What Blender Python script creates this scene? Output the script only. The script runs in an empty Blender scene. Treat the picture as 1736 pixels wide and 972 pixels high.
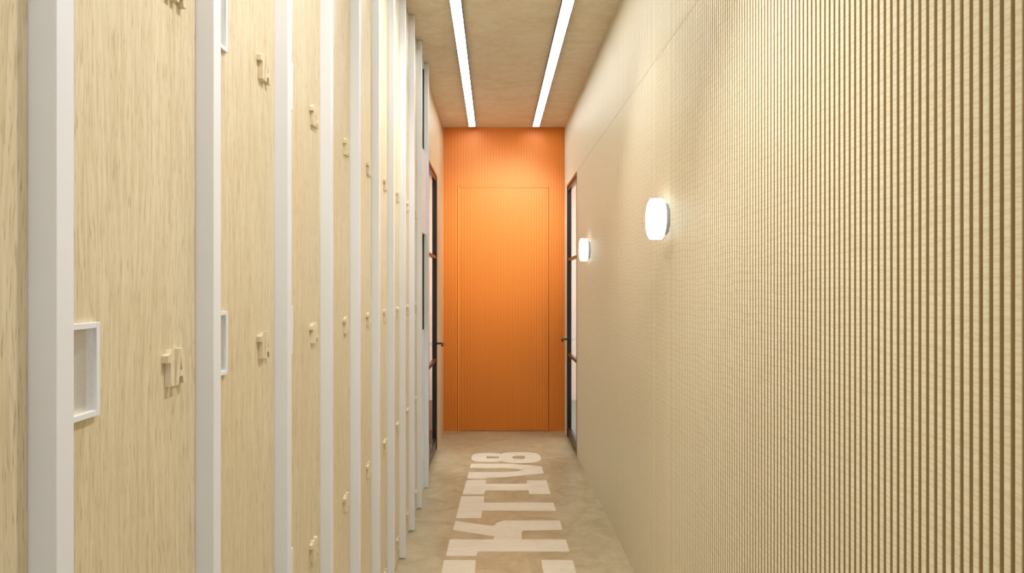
import bpy, math, random
from mathutils import Vector
from mathutils.geometry import tessellate_polygon

# ------------------------------------------------------------ camera, world, exposure
S = bpy.context.scene
COL = S.collection
random.seed(7)
cam_d = bpy.data.cameras.new('camera'); cam = bpy.data.objects.new('camera', cam_d); COL.objects.link(cam)
cam.location = (0, 0, 1.41); cam.rotation_euler = (math.pi/2, 0, 0)
cam_d.lens = 24; cam_d.sensor_width = 36; cam_d.sensor_fit = 'HORIZONTAL'
cam_d.shift_x = 30.5/1736; cam_d.shift_y = 3/1736
cam_d.clip_start = 0.02; cam_d.clip_end = 60
S.camera = cam
w = bpy.data.worlds.new('world'); S.world = w; w.use_nodes = True
w.node_tree.nodes['Background'].inputs[0].default_value = (1.0, 0.98, 0.95, 1)
w.node_tree.nodes['Background'].inputs[1].default_value = .6
S.view_settings.view_transform = 'Standard'; S.view_settings.look = 'None'
S.view_settings.exposure = 0.38; S.view_settings.gamma = 1; S.view_settings.use_curve_mapping = False
STRIP = 11.0       # ceiling strip radiance
SCONCE = 9.0     # wall sconce radiance
ROOM_FILL = 60
# added unseen spots under the ceiling strips, brightening lockers and walls: (x, y, aim point, watts, cone angle)
SPOTS = [(.406, 5.25, (.10, 6.737, 1.95), 95, 58), (-.211, 5.25, (.05, 6.737, 2.2), 18, 80),
         (.406, 3.3, (-.48, 3.3, 1.9), 55, 85), (-.211, 3.2, (.69, 3.0, 1.5), 35, 76),
         (-.211, 1.55, (.69, 1.75, .95), 80, 68), (.406, 1.2, (-.48, 1.4, 1.7), 50, 95)]
for sx, sy, aim, pw, ang in SPOTS:
    ld = bpy.data.lights.new('added_spot', 'SPOT'); ld.energy = pw; ld.spot_size = math.radians(ang); ld.spot_blend = 1.0
    ld.shadow_soft_size = .03; ld.color = (1, .985, .97)
    lo = bpy.data.objects.new('added_spot', ld); COL.objects.link(lo); lo.location = (sx, sy, 2.955)
    lo.rotation_euler = (Vector(aim)-Vector(lo.location)).to_track_quat('-Z', 'Y').to_euler()

H = 3.0; XR = 0.6956; XL = -0.502; YE = 6.737; YB = -1.6
XP = -0.4925      # locker door plane
XF = -0.462       # front edge of the dividers

# ------------------------------------------------------------ materials
def new_mat(name):
    m = bpy.data.materials.new(name); m.use_nodes = True
    return m, m.node_tree.nodes, m.node_tree.links, m.node_tree.nodes['Principled BSDF']
def plain(name, col, rough=.5, metal=0, noise=0, nscale=40, bump=0):
    m, n, l, p = new_mat(name)
    p.inputs['Roughness'].default_value = rough; p.inputs['Metallic'].default_value = metal
    tx = n.new('ShaderNodeNewGeometry'); nz = n.new('ShaderNodeTexNoise'); nz.inputs['Scale'].default_value = nscale
    nz.inputs['Detail'].default_value = 4
    l.new(tx.outputs['Position'], nz.inputs['Vector'])
    mx = n.new('ShaderNodeMix'); mx.data_type = 'RGBA'
    mx.inputs[6].default_value = (*[c*(1-noise) for c in col], 1); mx.inputs[7].default_value = (*[min(1, c*(1+noise)) for c in col], 1)
    l.new(nz.outputs['Fac'], mx.inputs[0]); l.new(mx.outputs[2], p.inputs['Base Color'])
    if bump:
        b = n.new('ShaderNodeBump'); b.inputs['Strength'].default_value = bump; b.inputs['Distance'].default_value = .002
        l.new(nz.outputs['Fac'], b.inputs['Height']); l.new(b.outputs['Normal'], p.inputs['Normal'])
    return m
def wood(name, light, mid, dark, stretch, rough=.42, spec=.5, bump=.12):
    """fine grained oak; stretch = noise scale per axis (small along the grain)"""
    m, n, l, p = new_mat(name)
    geo = n.new('ShaderNodeNewGeometry')
    mw = n.new('ShaderNodeMapping'); mw.inputs['Scale'].default_value = (5, 5, .9); l.new(geo.outputs['Position'], mw.inputs['Vector'])
    wn = n.new('ShaderNodeTexNoise'); wn.inputs['Scale'].default_value = 1; wn.inputs['Detail'].default_value = 1.5; l.new(mw.outputs['Vector'], wn.inputs['Vector'])
    wm = n.new('ShaderNodeVectorMath'); wm.operation = 'MULTIPLY_ADD'; wm.inputs[1].default_value = (.0, .11, .0)
    l.new(wn.outputs['Fac'], wm.inputs[0]); l.new(geo.outputs['Position'], wm.inputs[2])
    def noise(vec_scale, scale, detail, distort=0):
        mp = n.new('ShaderNodeMapping'); mp.inputs['Scale'].default_value = vec_scale
        l.new(wm.outputs[0], mp.inputs['Vector'])
        t = n.new('ShaderNodeTexNoise'); t.inputs['Scale'].default_value = scale; t.inputs['Detail'].default_value = detail
        t.inputs['Roughness'].default_value = .6; t.inputs['Distortion'].default_value = distort
        l.new(mp.outputs['Vector'], t.inputs['Vector']); return t
    broad = noise([s*.16 for s in stretch], 1, 3, .6)
    fine = noise(stretch, 1, 5, .15)
    pore = noise([s*2.4 if s > 20 else s*3.0 for s in stretch], 1, 2)
    r1 = n.new('ShaderNodeValToRGB'); e = r1.color_ramp.elements
    e[0].position = .34; e[0].color = (*mid, 1); e[1].position = .62; e[1].color = (*light, 1)
    l.new(fine.outputs['Fac'], r1.inputs['Fac'])
    r2 = n.new('ShaderNodeValToRGB'); e = r2.color_ramp.elements
    e[0].position = .33; e[0].color = (1, 1, 1, 1); e[1].position = .43; e[1].color = (0, 0, 0, 1)
    l.new(pore.outputs['Fac'], r2.inputs['Fac'])
    mul = n.new('ShaderNodeMath'); mul.operation = 'MULTIPLY'; mul.inputs[1].default_value = .6
    l.new(r2.outputs['Color'], mul.inputs[0])
    mx = n.new('ShaderNodeMix'); mx.data_type = 'RGBA'; mx.inputs[7].default_value = (*dark, 1)
    l.new(mul.outputs[0], mx.inputs[0]); l.new(r1.outputs['Color'], mx.inputs[6])
    mx2 = n.new('ShaderNodeMix'); mx2.data_type = 'RGBA'; mx2.blend_type = 'MULTIPLY'; mx2.inputs[0].default_value = .5
    r3 = n.new('ShaderNodeValToRGB'); e = r3.color_ramp.elements
    e[0].position = .3; e[0].color = (.86, .82, .74, 1); e[1].position = .7; e[1].color = (1, 1, 1, 1)
    l.new(broad.outputs['Fac'], r3.inputs['Fac']); l.new(mx.outputs[2], mx2.inputs[6]); l.new(r3.outputs['Color'], mx2.inputs[7])
    l.new(mx2.outputs[2], p.inputs['Base Color'])
    b = n.new('ShaderNodeBump'); b.inputs['Strength'].default_value = bump; b.inputs['Distance'].default_value = .001
    l.new(fine.outputs['Fac'], b.inputs['Height']); l.new(b.outputs['Normal'], p.inputs['Normal'])
    p.inputs['Roughness'].default_value = rough; p.inputs['Specular IOR Level'].default_value = spec
    return m
def slatwood(name, light, mid, dark):
    m, n, l, p = new_mat(name)
    g = n.new('ShaderNodeNewGeometry'); mp = n.new('ShaderNodeMapping'); mp.inputs['Scale'].default_value = (.3, .5, 1)
    l.new(g.outputs['Position'], mp.inputs['Vector'])
    def wave(scale, dist, dscale, pos):
        t = n.new('ShaderNodeTexWave'); t.wave_type = 'BANDS'; t.bands_direction = 'Z'; t.wave_profile = 'SIN'
        t.inputs['Scale'].default_value = scale; t.inputs['Distortion'].default_value = dist
        t.inputs['Detail'].default_value = 2.5; t.inputs['Detail Scale'].default_value = dscale; t.inputs['Detail Roughness'].default_value = .45
        l.new(mp.outputs['Vector'], t.inputs['Vector'])
        r = n.new('ShaderNodeValToRGB'); e = r.color_ramp.elements
        e[0].position = pos*.3; e[0].color = (1, 1, 1, 1); e[1].position = pos; e[1].color = (0, 0, 0, 1)
        l.new(t.outputs['Fac'], r.inputs['Fac']); return r
    w1 = wave(15, 7, .7, .16); w2 = wave(34, 9, 1.2, .2)
    nz = n.new('ShaderNodeTexNoise'); nz.inputs['Scale'].default_value = 1; nz.inputs['Detail'].default_value = 4
    mp2 = n.new('ShaderNodeMapping'); mp2.inputs['Scale'].default_value = (6, 6, 45); l.new(g.outputs['Position'], mp2.inputs['Vector']); l.new(mp2.outputs['Vector'], nz.inputs['Vector'])
    base = n.new('ShaderNodeMix'); base.data_type = 'RGBA'; base.inputs[6].default_value = (*mid, 1); base.inputs[7].default_value = (*light, 1)
    l.new(nz.outputs['Fac'], base.inputs[0])
    ad = n.new('ShaderNodeMath'); ad.operation = 'MAXIMUM'; l.new(w1.outputs['Color'], ad.inputs[0]); l.new(w2.outputs['Color'], ad.inputs[1])
    mu = n.new('ShaderNodeMath'); mu.operation = 'MULTIPLY'; mu.inputs[1].default_value = .3; l.new(ad.outputs[0], mu.inputs[0])
    mx = n.new('ShaderNodeMix'); mx.data_type = 'RGBA'; mx.inputs[7].default_value = (*dark, 1)
    l.new(mu.outputs[0], mx.inputs[0]); l.new(base.outputs[2], mx.inputs[6]); l.new(mx.outputs[2], p.inputs['Base Color'])
    p.inputs['Roughness'].default_value = .4
    return m
def emit(name, col, strength):
    m, n, l, p = new_mat(name); p.inputs['Base Color'].default_value = (.9, .9, .9, 1)
    p.inputs['Emission Color'].default_value = (*col, 1); p.inputs['Emission Strength'].default_value = strength
    return m
def stone(name, c1, c2, c3, rough, stretch=(1.2, 5, 1.2), bump=.2):
    m, n, l, p = new_mat(name)
    g = n.new('ShaderNodeNewGeometry'); mp = n.new('ShaderNodeMapping'); mp.inputs['Scale'].default_value = stretch
    l.new(g.outputs['Position'], mp.inputs['Vector'])
    a = n.new('ShaderNodeTexNoise'); a.inputs['Scale'].default_value = 2.6; a.inputs['Detail'].default_value = 9; a.inputs['Roughness'].default_value = .62; a.inputs['Distortion'].default_value = .9
    f = n.new('ShaderNodeTexNoise'); f.inputs['Scale'].default_value = 16; f.inputs['Detail'].default_value = 8; f.inputs['Roughness'].default_value = .7
    l.new(mp.outputs['Vector'], a.inputs['Vector']); l.new(mp.outputs['Vector'], f.inputs['Vector'])
    r = n.new('ShaderNodeValToRGB'); e = r.color_ramp.elements
    e[0].position = .36; e[0].color = (*c1, 1); e[1].position = .66; e[1].color = (*c3, 1)
    x = e.new(.5); x.color = (*c2, 1); l.new(a.outputs['Fac'], r.inputs['Fac'])
    r2 = n.new('ShaderNodeValToRGB'); e = r2.color_ramp.elements
    e[0].position = .3; e[0].color = (.84, .82, .79, 1); e[1].position = .62; e[1].color = (1, 1, 1, 1)
    l.new(f.outputs['Fac'], r2.inputs['Fac'])
    mx = n.new('ShaderNodeMix'); mx.data_type = 'RGBA'; mx.blend_type = 'MULTIPLY'; mx.inputs[0].default_value = .8
    l.new(r.outputs['Color'], mx.inputs[6]); l.new(r2.outputs['Color'], mx.inputs[7]); l.new(mx.outputs[2], p.inputs['Base Color'])
    b = n.new('ShaderNodeBump'); b.inputs['Strength'].default_value = bump; b.inputs['Distance'].default_value = .002
    l.new(f.outputs['Fac'], b.inputs['Height']); l.new(b.outputs['Normal'], p.inputs['Normal'])
    p.inputs['Roughness'].default_value = rough
    return m

M = {}
M['oak'] = wood('pale_oak_vertical', (.83, .735, .53), (.71, .595, .385), (.42, .29, .14), (170, 170, 8))
M['slat'] = slatwood('pale_oak_slats', (.85, .795, .64), (.79, .72, .53), (.56, .42, .24))
M['groove'] = plain('darker_oak_groove', (.53, .40, .18), .7, noise=.12, nscale=90)  # slat grooves in a darker oak tone than the fronts
M['smooth_oak'] = wood('pale_oak_smooth', (.78, .65, .44), (.71, .57, .36), (.54, .40, .22), (60, 60, 4), rough=.5)
M['carved'] = wood('pale_oak_letters', (.84, .745, .56), (.79, .68, .48), (.62, .48, .30), (60, 60, 8), rough=.4)
M['white'] = plain('white_powder_coat', (.85, .875, .93), .38, noise=.02, nscale=500, bump=.05)
M['steel'] = plain('brushed_silver_dish', (.84, .84, .85), .3, .6, noise=.08, nscale=300)
M['orange'] = plain('orange_lacquer', (.93, .285, .028), .5, noise=.04, nscale=30)
M['orange_groove_shade'] = plain('orange_lacquer_shaded', (.52, .09, .003), .6, noise=.04, nscale=30)  # same lacquer darkened, groove shade put into the colour
M['ceil'] = stone('beige_plaster_ceiling', (.78, .69, .53), (.83, .75, .60), (.87, .81, .68), .8, stretch=(1.5, 2.6, 1.2))
M['floor'] = stone('beige_microcement_floor', (.44, .37, .225), (.52, .45, .285), (.60, .53, .365), .28, stretch=(2.4, 2.4, 1), bump=.12)
M['paint'] = stone('cream_floor_paint', (.80, .74, .60), (.84, .78, .65), (.87, .82, .70), .42, bump=.15)
M['black'] = plain('black_metal', (.018, .018, .02), .28, .4, noise=.1)
M['housing'] = plain('black_aluminium', (.012, .012, .012), .5)  # strip light housings; also the painted shadow gap in the niches
M['plate'] = plain('grey_sconce_plate', (.30, .33, .31), .45, .3)
M['strip'] = emit('light_strip_diffuser', (.93, .97, 1.0), STRIP)
M['opal'] = emit('opal_sconce_glass', (.92, .97, 1.0), SCONCE)
M['opal_rim'] = emit('opal_rim', (.92, .97, 1.0), 1.6)
M['nicheoak'] = plain('dark_oak_niche', (.42, .32, .13), .6, noise=.2, nscale=60)
M['roomwhite'] = plain('white_room_paint', (.78, .76, .72), .7)
M['roomdark'] = plain('dark_carpet', (.05, .055, .05), .9, noise=.3, nscale=60)
M['teal'] = plain('grey_green_floor', (.22, .28, .24), .6)
M['rug'] = plain('orange_floor_band', (.80, .28, .08), .8)
m, n, l, p = new_mat('clear_glass'); p.inputs['Transmission Weight'].default_value = 1; p.inputs['Roughness'].default_value = 0
p.inputs['IOR'].default_value = 1.06; p.inputs['Base Color'].default_value = (.93, .97, .96, 1); M['glass'] = m

# ------------------------------------------------------------ mesh helpers
class MB:
    def __init__(s): s.v = []; s.f = []; s.mi = []
    def poly(s, pts, mi=0):
        b = len(s.v); s.v += [tuple(p) for p in pts]; s.f.append(tuple(range(b, b+len(pts)))); s.mi.append(mi)
    def box(s, x0, x1, y0, y1, z0, z1, mi=0):
        b = len(s.v)
        s.v += [(x, y, z) for z in (z0, z1) for x, y in ((x0, y0), (x1, y0), (x1, y1), (x0, y1))]
        for f in ((0, 3, 2, 1), (4, 5, 6, 7), (0, 1, 5, 4), (1, 2, 6, 5), (2, 3, 7, 6), (3, 0, 4, 7)):
            s.f.append(tuple(b+i for i in f)); s.mi.append(mi)
        return s
    def extrude(s, loops, axis, a, b_, mi=0):
        """loops: outer then holes of 2D points; axis: 'x' -> points are (y,z); 'z' -> points are (x,y)"""
        flat = [p for lp in loops for p in lp]
        tri = tessellate_polygon([[Vector((p[0], p[1], 0)) for p in lp] for lp in loops])
        def P(p, t): return (t, p[0], p[1]) if axis == 'x' else (p[0], p[1], t)
        b = len(s.v); n = len(flat)
        s.v += [P(p, a) for p in flat] + [P(p, b_) for p in flat]
        for t in tri:
            s.f.append((b+t[0], b+t[1], b+t[2])); s.f.append((b+n+t[2], b+n+t[1], b+n+t[0])); s.mi += [mi, mi]
        o = 0
        for lp in loops:
            k = len(lp)
            for i in range(k):
                j = (i+1) % k; s.f.append((b+o+i, b+o+j, b+n+o+j, b+n+o+i)); s.mi.append(mi)
            o += k
        return s
    def lathe_x(s, prof, cy=0, cz=0, seg=64, mi=0):
        """prof: list of (x, r); spins about the x axis"""
        b = len(s.v)
        for x, r in prof:
            for k in range(seg):
                a = 2*math.pi*k/seg; s.v.append((x, cy+r*math.cos(a), cz+r*math.sin(a)))
        for i in range(len(prof)-1):
            for k in range(seg):
                k2 = (k+1) % seg; s.f.append((b+i*seg+k, b+i*seg+k2, b+(i+1)*seg+k2, b+(i+1)*seg+k)); s.mi.append(mi)
        for i in (0, len(prof)-1):
            s.f.append(tuple(b+i*seg+k for k in range(seg))); s.mi.append(mi)
        return s
    def tube(s, pts, r, seg=14, mi=0):
        pts = [Vector(p) for p in pts]; b = len(s.v)
        up = Vector((0, 0, 1))
        for i, p in enumerate(pts):
            d = (pts[min(i+1, len(pts)-1)] - pts[max(i-1, 0)]).normalized()
            u = d.cross(up) if abs(d.dot(up)) < .95 else d.cross(Vector((1, 0, 0)))
            u.normalize(); v = d.cross(u)
            for k in range(seg):
                a = 2*math.pi*k/seg; s.v.append(tuple(p + r*(math.cos(a)*u + math.sin(a)*v)))
        for i in range(len(pts)-1):
            for k in range(seg):
                k2 = (k+1) % seg; s.f.append((b+i*seg+k, b+i*seg+k2, b+(i+1)*seg+k2, b+(i+1)*seg+k)); s.mi.append(mi)
        for i in (0, len(pts)-1):
            s.f.append(tuple(b+i*seg+k for k in range(seg))); s.mi.append(mi)
        return s
    def build(s, name, mats, parent=None, bevel=0, smooth=False, loc=None):
        me = bpy.data.meshes.new(name); me.from_pydata(s.v, [], s.f)
        if not isinstance(mats, (list, tuple)): mats = [mats]
        for m in mats: me.materials.append(m)
        me.polygons.foreach_set('material_index', s.mi)
        import bmesh
        bm = bmesh.new(); bm.from_mesh(me); bmesh.ops.recalc_face_normals(bm, faces=bm.faces); bm.to_mesh(me); bm.free()
        if smooth:
            me.polygons.foreach_set('use_smooth', [True]*len(me.polygons))
            try: me.set_sharp_from_angle(angle=math.radians(40))
            except Exception: pass
        me.update()
        o = bpy.data.objects.new(name, me); COL.objects.link(o)
        if parent: o.parent = parent
        if loc: o.location = loc
        if bevel:
            b = o.modifiers.new('bevel', 'BEVEL'); b.width = bevel; b.segments = 2; b.limit_method = 'ANGLE'
        return o
def tag(o, label=None, cat=None, group=None, kind=None):
    if label: o['label'] = label
    if cat: o['category'] = cat
    if group: o['group'] = group
    if kind: o['kind'] = kind
    return o
def empty(name, loc, label, cat, group=None):
    o = bpy.data.objects.new(name, None); COL.objects.link(o); o.location = loc; o.empty_display_size = .1
    return tag(o, label, cat, group)
def struct(o, label=None, cat=None): return tag(o, label, cat, kind='structure')
def copy_tree(o, parent=None):
    c = o.copy(); COL.objects.link(c)
    if parent: c.parent = parent
    for ch in list(o.children): copy_tree(ch, c)
    return c

# ------------------------------------------------------------ room shell
WT = .045
struct(MB().box(-1.0, XR+WT, YB, YE+WT, -.08, 0).build('floor', M['floor']), 'beige microcement floor of the corridor', 'floor')
struct(MB().box(-1.0, XR+WT, YB, YE+WT, H, H+.08).build('ceiling', M['ceil']), 'beige mottled plaster ceiling above the corridor', 'ceiling')

# right wall: vertical slats of 20 mm pitch, doorway cut out, seam at door head height
DR0, DR1, DTOP = 5.735, 6.497, 2.39
def slat_profile_x(mb, y0, y1, z0, z1, x, pitch, gap, depth, phase=0):
    """ribbed face looking to -x; ribs stand proud, grooves are material 1; z0..z1"""
    k = math.floor((y0-phase)/pitch)
    y = phase + k*pitch
    while y < y1:
        a, b = max(y, y0), min(y+pitch-gap, y1)
        if b > a + 1e-5:
            r = .0008
            mb.poly([(x, a+r, z0), (x, b-r, z0), (x, b-r, z1), (x, a+r, z1)])
            mb.poly([(x+r, a, z0), (x, a+r, z0), (x, a+r, z1), (x+r, a, z1)])
            mb.poly([(x, b-r, z0), (x+r, b, z0), (x+r, b, z1), (x, b-r, z1)])
            mb.poly([(x+r, a, z0), (x+r, a, z1), (x+depth, a, z1), (x+depth, a, z0)], 1)
            mb.poly([(x+r, b, z0), (x+r, b, z1), (x+depth, b, z1), (x+depth, b, z0)], 1)
            mb.poly([(x, a, z1), (x, b, z1), (x+depth, b, z1), (x+depth, a, z1)])
            mb.poly([(x, a, z0), (x, b, z0), (x+depth, b, z0), (x+depth, a, z0)])
        g0, g1 = max(y+pitch-gap, y0), min(y+pitch, y1)
        if g1 > g0: mb.poly([(x+depth, g0, z0), (x+depth, g1, z0), (x+depth, g1, z1), (x+depth, g0, z1)], 1)
        y += pitch
mb = MB(); GD = .0080
for (ya, yb, za, zb) in ((YB, DR0, 0, DTOP), (DR1, YE, 0, DTOP), (YB, YE, DTOP+.003, H)):
    slat_profile_x(mb, ya, yb, za, zb, XR, .020, .0080, GD)
mb.box(XR+GD+.0005, XR+WT, YB, DR0, 0, H, 1); mb.box(XR+GD+.0005, XR+WT, DR1, YE+WT, 0, H, 1)
mb.box(XR+GD+.0005, XR+WT, DR0, DR1, DTOP, H, 1)
struct(mb.build('wall_right', [M['slat'], M['groove']]), 'pale oak wall of fine vertical slats with two round sconces', 'wall')

# left wall: the flat oak stretch beyond the lockers (with a doorway) and the back wall behind the lockers
DL0, DL1 = 5.24, 6.0
mb = MB().box(XL-WT, XL, 4.845, DL0, 0, H).box(XL-WT, XL, DL1, YE+WT, 0, H).box(XL-WT, XL, DL0, DL1, DTOP+.01, H)
mb.box(-1.0, XL-WT, 4.845, 4.9, 0, H)
mb.box(-1.06, -1.0, YB, 4.9, 0, H)
struct(mb.build('wall_left', M['smooth_oak']), 'smooth oak wall between the lockers and the orange end wall', 'wall')

# end wall: orange, fine vertical ribs, flush concealed door
EDX0, EDX1, EDT = -.335, .540, 2.402
def rib_y(mb, x0, x1, z0, z1, y, pitch, gap, depth):
    """ribbed face looking to -y"""
    n_ = max(1, round((x1-x0)/pitch)); p_ = (x1-x0)/n_
    for k in range(n_):
        a = x0+k*p_; b = a+p_-gap; c = a+p_
        mb.poly([(a, y, z0), (b, y, z0), (b, y, z1), (a, y, z1)])
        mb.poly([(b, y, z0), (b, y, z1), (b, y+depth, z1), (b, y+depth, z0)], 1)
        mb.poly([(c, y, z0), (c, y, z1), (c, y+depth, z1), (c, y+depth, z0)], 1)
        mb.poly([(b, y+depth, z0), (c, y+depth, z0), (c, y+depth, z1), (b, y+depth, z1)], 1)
        mb.poly([(a, y, z1), (b, y, z1), (b, y+depth, z1), (a, y+depth, z1)])
        mb.poly([(a, y, z0), (b, y, z0), (b, y+depth, z0), (a, y+depth, z0)])
mb = MB(); EP, EG, ED = .0147, .0042, .0045
rib_y(mb, XL, EDX0-.024, 0, H, YE, EP, EG, ED)
rib_y(mb, EDX1+.004, XR, 0, H, YE, EP, EG, ED)
rib_y(mb, EDX0-.024, EDX1+.004, EDT+.014, H, YE, EP, EG, ED)
mb.box(XL-.02, XR+.02, YE+ED+.022, YE+WT, 0, H, 0)
mb.box(EDX1+.004, XR+.02, YE+ED+.0005, YE+.04, 0, H, 1); mb.box(XL-.02, EDX0-.024, YE+ED+.0005, YE+.04, 0, H, 1)
mb.box(EDX0-.024, EDX1+.004, YE+ED+.0005, YE+.04, EDT+.014, H, 1)
struct(mb.build('wall_back', [M['orange'], M['orange_groove_shade']]), 'orange ribbed end wall of the corridor', 'wall')
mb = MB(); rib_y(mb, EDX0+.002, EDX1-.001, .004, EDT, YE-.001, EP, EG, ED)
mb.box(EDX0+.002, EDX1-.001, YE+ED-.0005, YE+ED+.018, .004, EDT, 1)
d1 = struct(mb.build('door_1', [M['orange'], M['orange_groove_shade']]), 'flush orange ribbed door hidden in the end wall', 'door')
MB().box(EDX0-.022, EDX0-.002, YE-.001, YE+.02, 0, EDT+.012).box(EDX0-.002, EDX1+.002, YE-.001, YE+.02, EDT+.003, EDT+.012).build('door_trim', M['orange'], d1)

# glazed doors: black steel frame, two rails, three panes, lever handle
def glass_door(name, xw, y0, y1, top, s, label, lever_y):
    """s = +1: wall on the right (frame runs to +x), -1: on the left"""
    X = lambda a, b: (min(xw+s*a, xw+s*b), max(xw+s*a, xw+s*b))
    f = MB(); x0, x1 = X(-.002, .042)
    f.box(x0, x1, y0, y0+.022, 0, top).box(x0, x1, y1-.026, y1, 0, top).box(x0, x1, y0+.022, y1-.026, top-.024, top)
    root = struct(f.build(name, M['black'], bevel=.0015), label, 'door')
    lf = MB(); a0, a1 = X(.004, .034)
    ya, yb, za, zb = y0+.024, y1-.028, .006, top-.027
    lf.box(a0, a1, ya, ya+.018, za, zb).box(a0, a1, yb-.022, yb, za, zb).box(a0, a1, ya+.018, yb-.022, zb-.03, zb).box(a0, a1, ya+.018, yb-.022, za, za+.09)
    lf.build('door_leaf', M['black'], root, bevel=.0015)
    r0, r1 = X(.003, .032)
    for z in (1.68, .785): MB().box(r0, r1, ya+.0185, yb-.0225, z-.013, z+.013).build('rail', M['black'], root, bevel=.001)
    g0, g1 = X(.018, .023)
    for z0, z1 in ((.098, .771), (.799, 1.666), (1.694, zb-.031)):
        MB().box(g0, g1, ya+.0195, yb-.0235, z0, z1).build('pane', M['glass'], root)
    hx = lambda d: xw + s*d
    h = MB(); h.lathe_x([(hx(.0035), .024), (hx(-.004), .024), (hx(-.006), .021)], lever_y, .93, 28)
    h.tube([(hx(-.004), lever_y, .93), (hx(-.045), lever_y, .93), (hx(-.055), lever_y-.004, .93), (hx(-.060), lever_y-.014, .929), (hx(-.060), lever_y-.07, .925), (hx(-.060), lever_y-.115, .921)], .0085)
    h.build('door_handle', M['black'], root, smooth=True)
    return root
glass_door('door_2', XR, DR0, DR1, DTOP-.002, 1, 'black framed glass door in the slatted right wall', DR1-.062)
glass_door('door_3', XL, DL0, DL1, DTOP+.008, -1, 'black framed glass door in the left wall past the lockers', DL1-.062)

# rooms seen through the glass
def side_room(s, xa, xb, y0, y1, side, fm):
    x0, x1 = min(xa, xb), max(xa, xb)
    mb = MB()
    mb.box(x0, x1, y1, y1+.08, 0, H).box(x0, x1, y0-.08, y0, 0, H)
    ox = x1 if s > 0 else x0-.08
    mb.box(ox, ox+.08, y0-.08, y1+.08, 0, H)
    struct(mb.build('wall_%s_room' % side, M['roomwhite']), 'white wall of the room behind the %s glass door' % side, 'wall')
    struct(MB().box(x0+(.001 if s > 0 else -.08), x1+(.08 if s > 0 else -.001), y0-.08, y1+.08, H, H+.08).build('ceiling_%s_room' % side, M['roomwhite']), 'ceiling of the room behind the %s glass door' % side, 'ceiling')
    struct(MB().box(x0-.0, x1, y0, y1, -.08, 0).build('floor_%s_room' % side, fm), 'floor of the room behind the %s glass door' % side, 'floor')
    ld = bpy.data.lights.new('room_fill_light_'+side, 'AREA'); ld.shape = 'RECTANGLE'; ld.size = .8; ld.size_y = 1.6; ld.energy = ROOM_FILL  # added area light, no lamp seen there, to brighten the room
    lo = bpy.data.objects.new('room_fill_light', ld); COL.objects.link(lo); lo.location = ((x0+x1)/2, (y0+y1)/2, H-.05)
side_room(1, XR+WT, XR+WT+1.6, 5.0, 8.6, 'right', M['teal'])
side_room(-1, XL-WT-1.6, XL-WT, 4.98, 8.6, 'left', M['roomdark'])
tag(MB().box(1.02, 1.35, 6.9, 8.5, .0, .008).build('floor_runner', M['rug']), 'orange runner on the floor behind the right glass door', 'rug')

# ------------------------------------------------------------ ceiling strips
def ceiling_strip(x0, x1, label):
    r = empty('strip_light', ((x0+x1)/2, 0, H), label, 'ceiling light', None)
    hw = (x1-x0)/2
    y0, y1 = YB+.05, 6.62
    zb = -.022
    MB().box(-hw-.0035, -hw, y0, y1+.003, zb, 0).box(hw, hw+.0035, y0, y1+.003, zb, 0).box(-hw, hw, y1, y1+.003, zb, 0).box(-hw, hw, y0-.003, y0, zb, 0).box(-hw, hw, y0, y1, -.006, 0).build('housing', M['housing'], r)
    MB().box(-hw+.0003, hw-.0003, y0+.001, y1-.001, zb+.0012, -.0065).build('diffuser', M['strip'], r)
    return r
ceiling_strip(-.241, -.181, 'long white strip light on the ceiling, nearer the lockers')
ceiling_strip(.375, .4375, 'long white strip light on the ceiling, nearer the slatted wall')

# ------------------------------------------------------------ wall sconces
def make_sconce():
    r = empty('wall_sconce', (XR, 0, 1.69), 'x', 'wall lamp', None)
    R_ = .083
    prof = [(-.0175, .060)]
    def arc(cx, cr, rr, a0, a1, n_=6):
        return [(cx+rr*math.cos(a0+(a1-a0)*i/n_), cr+rr*math.sin(a0+(a1-a0)*i/n_)) for i in range(n_+1)]
    prof = [(-.0176, .058)] + arc(-.0226, R_-.005, .005, 0, math.pi/2) + arc(-.0606, R_-.005, .005, math.pi/2, math.pi) + [(-.0686, .05)]
    sh = MB().lathe_x(prof[:12]+[(-.0640, R_-.006)]).build('shade', M['opal_rim'], r, smooth=True)
    MB().lathe_x([(-.0641, R_-.0062), (-.0672, R_-.0085), (-.0686, R_-.014)]).build('front_diffuser', M['opal'], sh, smooth=True)
    MB().lathe_x([(0.0, .064), (-.0150, .064), (-.0172, .062)]).build('back_plate', M['plate'], r, smooth=True)
    return r
SL = ['round white sconce on the slatted wall, the nearer and larger one',
      'round white sconce on the slatted wall beside the right glass door']
sc = make_sconce()
for i, y in enumerate((2.756, 4.97)):
    o = sc if i == 0 else copy_tree(sc)
    o.location.y = y; o['label'] = SL[i]
o = copy_tree(sc); o.location.y = .54; o['label'] = 'round white sconce on the slatted wall, just beside the camera'

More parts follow.
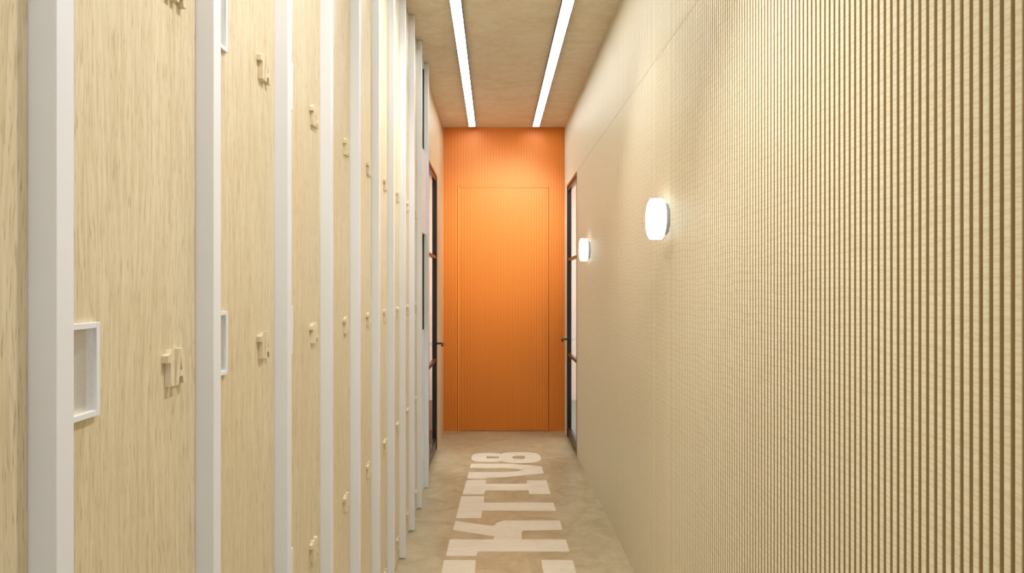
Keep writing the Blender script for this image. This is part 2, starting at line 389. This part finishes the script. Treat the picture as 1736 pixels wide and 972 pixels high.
# ------------------------------------------------------------ lockers
FY = [.7213+.4045*k for k in range(10)] + [4.812]     # near face of each divider
TH = .030
ORD = ['nearest', 'second', 'third', 'fourth', 'fifth', 'sixth', 'seventh', 'eighth', 'ninth', 'tenth', 'last']
ROWS = (1.311+.586, 1.311, 1.311-.586, 1.311-1.172)
def make_locker(width):
    """origin at the floor, at the door plane, just past its near divider; width in +y"""
    r = empty('locker', (XP, 0, 0), 'x', 'locker')
    HW, HH, B = .092, .115, .0075      # handle size, border
    PT = .022
    mb = MB()
    hy0, hy1 = B, HW-B
    mb.box(-PT, 0, .0006, hy0, .003, H-.003); mb.box(-PT, 0, hy1, width-.0006, .003, H-.003)
    z = .003
    for c in sorted(ROWS):
        mb.box(-PT, 0, hy0, hy1, z, c-HH/2+B); z = c+HH/2-B
    mb.box(-PT, 0, hy0, hy1, z, H-.003)
    mb.build('door_panel', M['oak'], r)
    MB().box(-.48, -PT-.012, .004, width-.004, .004, H-.004).build('cabinet_body', M['white'], r)
    fr = MB(); P = .0062
    y0, y1 = .0004, HW
    fr.box(-.0, P, y0, y0+B, -HH/2, HH/2).box(-.0, P, y1-B, y1, -HH/2, HH/2).box(-.0, P, y0+B, y1-B, HH/2-B, HH/2).box(-.0, P, y0+B, y1-B, -HH/2, -HH/2+B)
    fme = None
    ds = MB(); n_ = 20; w_ = (y1-B)-(y0+B)
    def dz(t): return .002 - .021*math.sin(math.pi*t)**.6
    for i in range(n_):
        t0, t1 = i/n_, (i+1)/n_; a, b = y0+B+w_*t0, y0+B+w_*t1
        ds.poly([(dz(t0), a, -HH/2+B), (dz(t1), b, -HH/2+B), (dz(t1), b, HH/2-B), (dz(t0), a, HH/2-B)])
        for zz in (-HH/2+B, HH/2-B):
            ds.poly([(dz(t0), a, zz), (dz(t1), b, zz), (.002, b, zz), (.002, a, zz)])
    h0 = fr.build('handle', M['white'], r, bevel=.0008, loc=(0, 0, ROWS[0]))
    d0 = ds.build('recessed_grip', M['steel'], h0, smooth=True); d0['label'] = 'silver concave grip'
    A = [[(0, 0), (.011, .055), (.025, .055), (.036, 0), (.0255, 0), (.0235, .012), (.0125, .012), (.0105, 0)], [(.0148, .0215), (.0212, .0215), (.018, .041)]]
    one = [[(.009, 0), (.021, 0), (.021, .055), (.012, .055), (.009, .050), (0, .047), (0, .036), (.009, .036)]]
    yc = width-.080; T = .0095
    s1 = MB().extrude([[(yc-.0345+a, b-.0275) for a, b in lp] for lp in one], 'x', 0, T)
    s1.extrude([[(yc-.0095+a, b-.0275) for a, b in lp] for lp in A], 'x', 0, T)
    n0 = s1.build('number', M['carved'], r, loc=(.0002, 0, ROWS[0]-.021))
    for zc in ROWS[1:]:
        h = h0.copy(); COL.objects.link(h); h.parent = r; h.location.z = zc
        d = d0.copy(); COL.objects.link(d); d.parent = h
        q = n0.copy(); COL.objects.link(q); q.parent = r; q.location.z = zc-.021
    return r
W = .4045-TH
proto = make_locker(W)
LL = ['pale oak locker at the left edge, in front of the nearest white divider',
      'widest visible pale oak locker, with silver concave pulls and wooden 1A letters']
for k in range(10):
    o = proto if k == 0 else copy_tree(proto)
    y = FY[0]-.4045+TH + .4045*k
    o.location.y = y
    o['group'] = 'pale oak lockers between white dividers'
    o['label'] = LL[k] if k < 2 else 'pale oak locker with 1A letters, between the %s and %s white dividers' % (ORD[k-1], ORD[k])
# dividers
def divider_mesh():
    return MB().box(-.03, XF-XP, 0, TH, .004, H-.004)
dv = divider_mesh().build('locker_divider', M['white'], bevel=.0012); dv.location = (XP, FY[0], 0)
tag(dv, 'x', 'divider', 'white vertical dividers between the lockers')
DLB = ['tall white divider nearest the camera, wide grey side showing']
for k in range(11):
    o = dv if k == 0 else dv.copy()
    if k: COL.objects.link(o)
    o.location.y = FY[k]
    o['label'] = ('tall white divider nearest the camera, wide grey side showing' if k == 0 else
                  'last tall white divider before the left glass door' if k == 10 else
                  '%s tall white vertical divider counted from the camera' % ORD[k])
# white niche unit in the last bay
ny0, ny1 = FY[9]+TH+.001, FY[10]-.001
r = empty('niche_cabinet', (XP, ny0, 0), 'narrow white cabinet with two shallow wood-backed niches, before the last divider', 'cabinet')
w_ = ny1-ny0
mb = MB().box(-.30, -.017, 0, w_, .003, H-.003)
mb.box(-.017, 0, 0, w_, .003, 1.12).box(-.017, 0, 0, w_, 1.79, 2.35).box(-.017, 0, 0, w_, 2.955, H-.003)
mb.build('cabinet_body', M['white'], r)
for z0, z1 in ((1.121, 1.789), (2.351, 2.954)):
    q = MB().box(-.0168, -.010, .0, w_-.0035, z0, z1).build('wooden_back', M['nicheoak'], r)
    MB().box(-.0168, -.0005, w_-.0035, w_, z0, z1).build('shadow_gap_strip', M['housing'], r)  # black strip standing in for the dark shadow gap at the far edge
MB().box(.0003, .0145, .0, w_-.0005, 1.785, 2.352).build('front_panel', M['white'], r, bevel=.001)

# ------------------------------------------------------------ floor lettering (baseline on the right, reads from the camera towards the end wall)
def arcpts(cx, cy, rx, ry, a0, a1, n_=14, pw=1.0):
    out = []
    for i in range(n_+1):
        a = math.radians(a0+(a1-a0)*i/n_); c, s_ = math.cos(a), math.sin(a)
        out.append((cx+rx*math.copysign(abs(c)**pw, c), cy+ry*math.copysign(abs(s_)**pw, s_)))
    return out
F_ = 24/36*1736
def G(px, py):                 # a surveyed corner of the painted letters -> metres on the floor
    y = 1.41*F_/(py-489); return ((px-837.5)*y/F_, y)
LET = {}
LET['8'] = None
def c1(pts): return [G(780+x/9.644, 755+y/9.644) for x, y in pts]
def c2(pts): return [G(740+x/6.677, 845+y/6.677) for x, y in pts]
LET['V'] = [c1([(178, 308), (870, 308), (1330, 350), (1370, 468), (740, 525), (435, 537), (423, 550), (115, 550), (145, 445), (740, 445), (900, 432), (1035, 408), (900, 388), (740, 378), (163, 377)])]
LET['I'] = [c1([(105, 578), (425, 578), (420, 635), (1095, 635), (1090, 578), (1410, 578), (1480, 805), (1135, 805), (1117, 742), (410, 742), (390, 808), (40, 808)])]
LET['T'] = [c1([(20, 838), (392, 838), (385, 943), (1525, 943)]) + c2([(1355, 145), (518, 145), (505, 228), (220, 228)])]
LET['K'] = [c2([(215, 260), (655, 320), (672, 292), (710, 268), (770, 255), (1395, 253), (1425, 362), (985, 368), (963, 385), (966, 468), (1465, 470), (1505, 607), (470, 607), (445, 655), (105, 655), (150, 470), (642, 470), (656, 435), (185, 362)])]
def mean(v): return sum(v)/len(v)
# figure 8 from two rounded bowls
yt, yb_ = G(800, 768.6)[1], G(800, 784.1)[1]; yt2, yb2 = G(900, 766.9)[1], G(900, 785.6)[1]
xl = G(799.2, 776.5)[0]; xm = G(851, 776.5)[0]; xr = G(916.7, 776.5)[0]
cy1 = (yt+yb_)/2; ry1 = abs(yt-yb_)/2; cy2 = (yt2+yb2)/2; ry2 = abs(yt2-yb2)/2
rx1 = (xm-xl)/2*1.08; cx1 = xl+rx1; rx2 = (xr-xm)/2*1.06; cx2 = xr-rx2
outer = arcpts(cx2, cy2, rx2, ry2, -148, 148, 30, .72) + arcpts(cx1, cy1, rx1, ry1, 38, 322, 26, .72)
hole1 = [G(780+430/9.644, 755+185/9.644), G(780+630/9.644, 755+185/9.644), G(780+635/9.644, 755+222/9.644), G(780+427/9.644, 755+222/9.644)]
hole2 = [G(780+x/9.644, 755+y/9.644) for x, y in ((845, 205), (880, 175), (1035, 175), (1072, 205), (1035, 231), (880, 231))]
LET['8'] = [outer, hole1, hole2]
# first letter A: only its far serif blocks enter the frame
xa0 = G(752.5, 950.3)[0]; xa1 = G(806.6, 950.3)[0]; xb0 = G(917.5, 950.3)[0]; xb1 = G(970.6, 950.3)[0]; yA = G(800, 950.3)[1]
LET['A'] = [[(xa0, yA), (xa1, yA), (xa1, yA-.205), (xb0, yA-.185), (xb0, yA), (xb1, yA), (xb1, yA-.26), (xb0+.02, yA-.25), (xb0-.09, yA-.27), (xb0-.09, yA-.37), (xb0+.02, yA-.40), (xb1, yA-.38), (xb1, yA-.60), (xb0, yA-.60), (xb0, yA-.54), (xa1, yA-.44), (xa1, yA-.46), (xa0, yA-.46)],
            [(xa1+.07, yA-.29), (xb0-.15, yA-.275), (xb0-.15, yA-.36), (xa1+.07, yA-.33)]]
r = empty('floor_lettering', (0, 4.5, 0), 'large cream AKTIV8 lettering painted along the middle of the floor', 'lettering')
for ch in 'AKTIV8':
    MB().extrude([[(x, y-4.5) for x, y in lp] for lp in LET[ch]], 'z', .0002, .0012).build('letter', M['paint'], r)
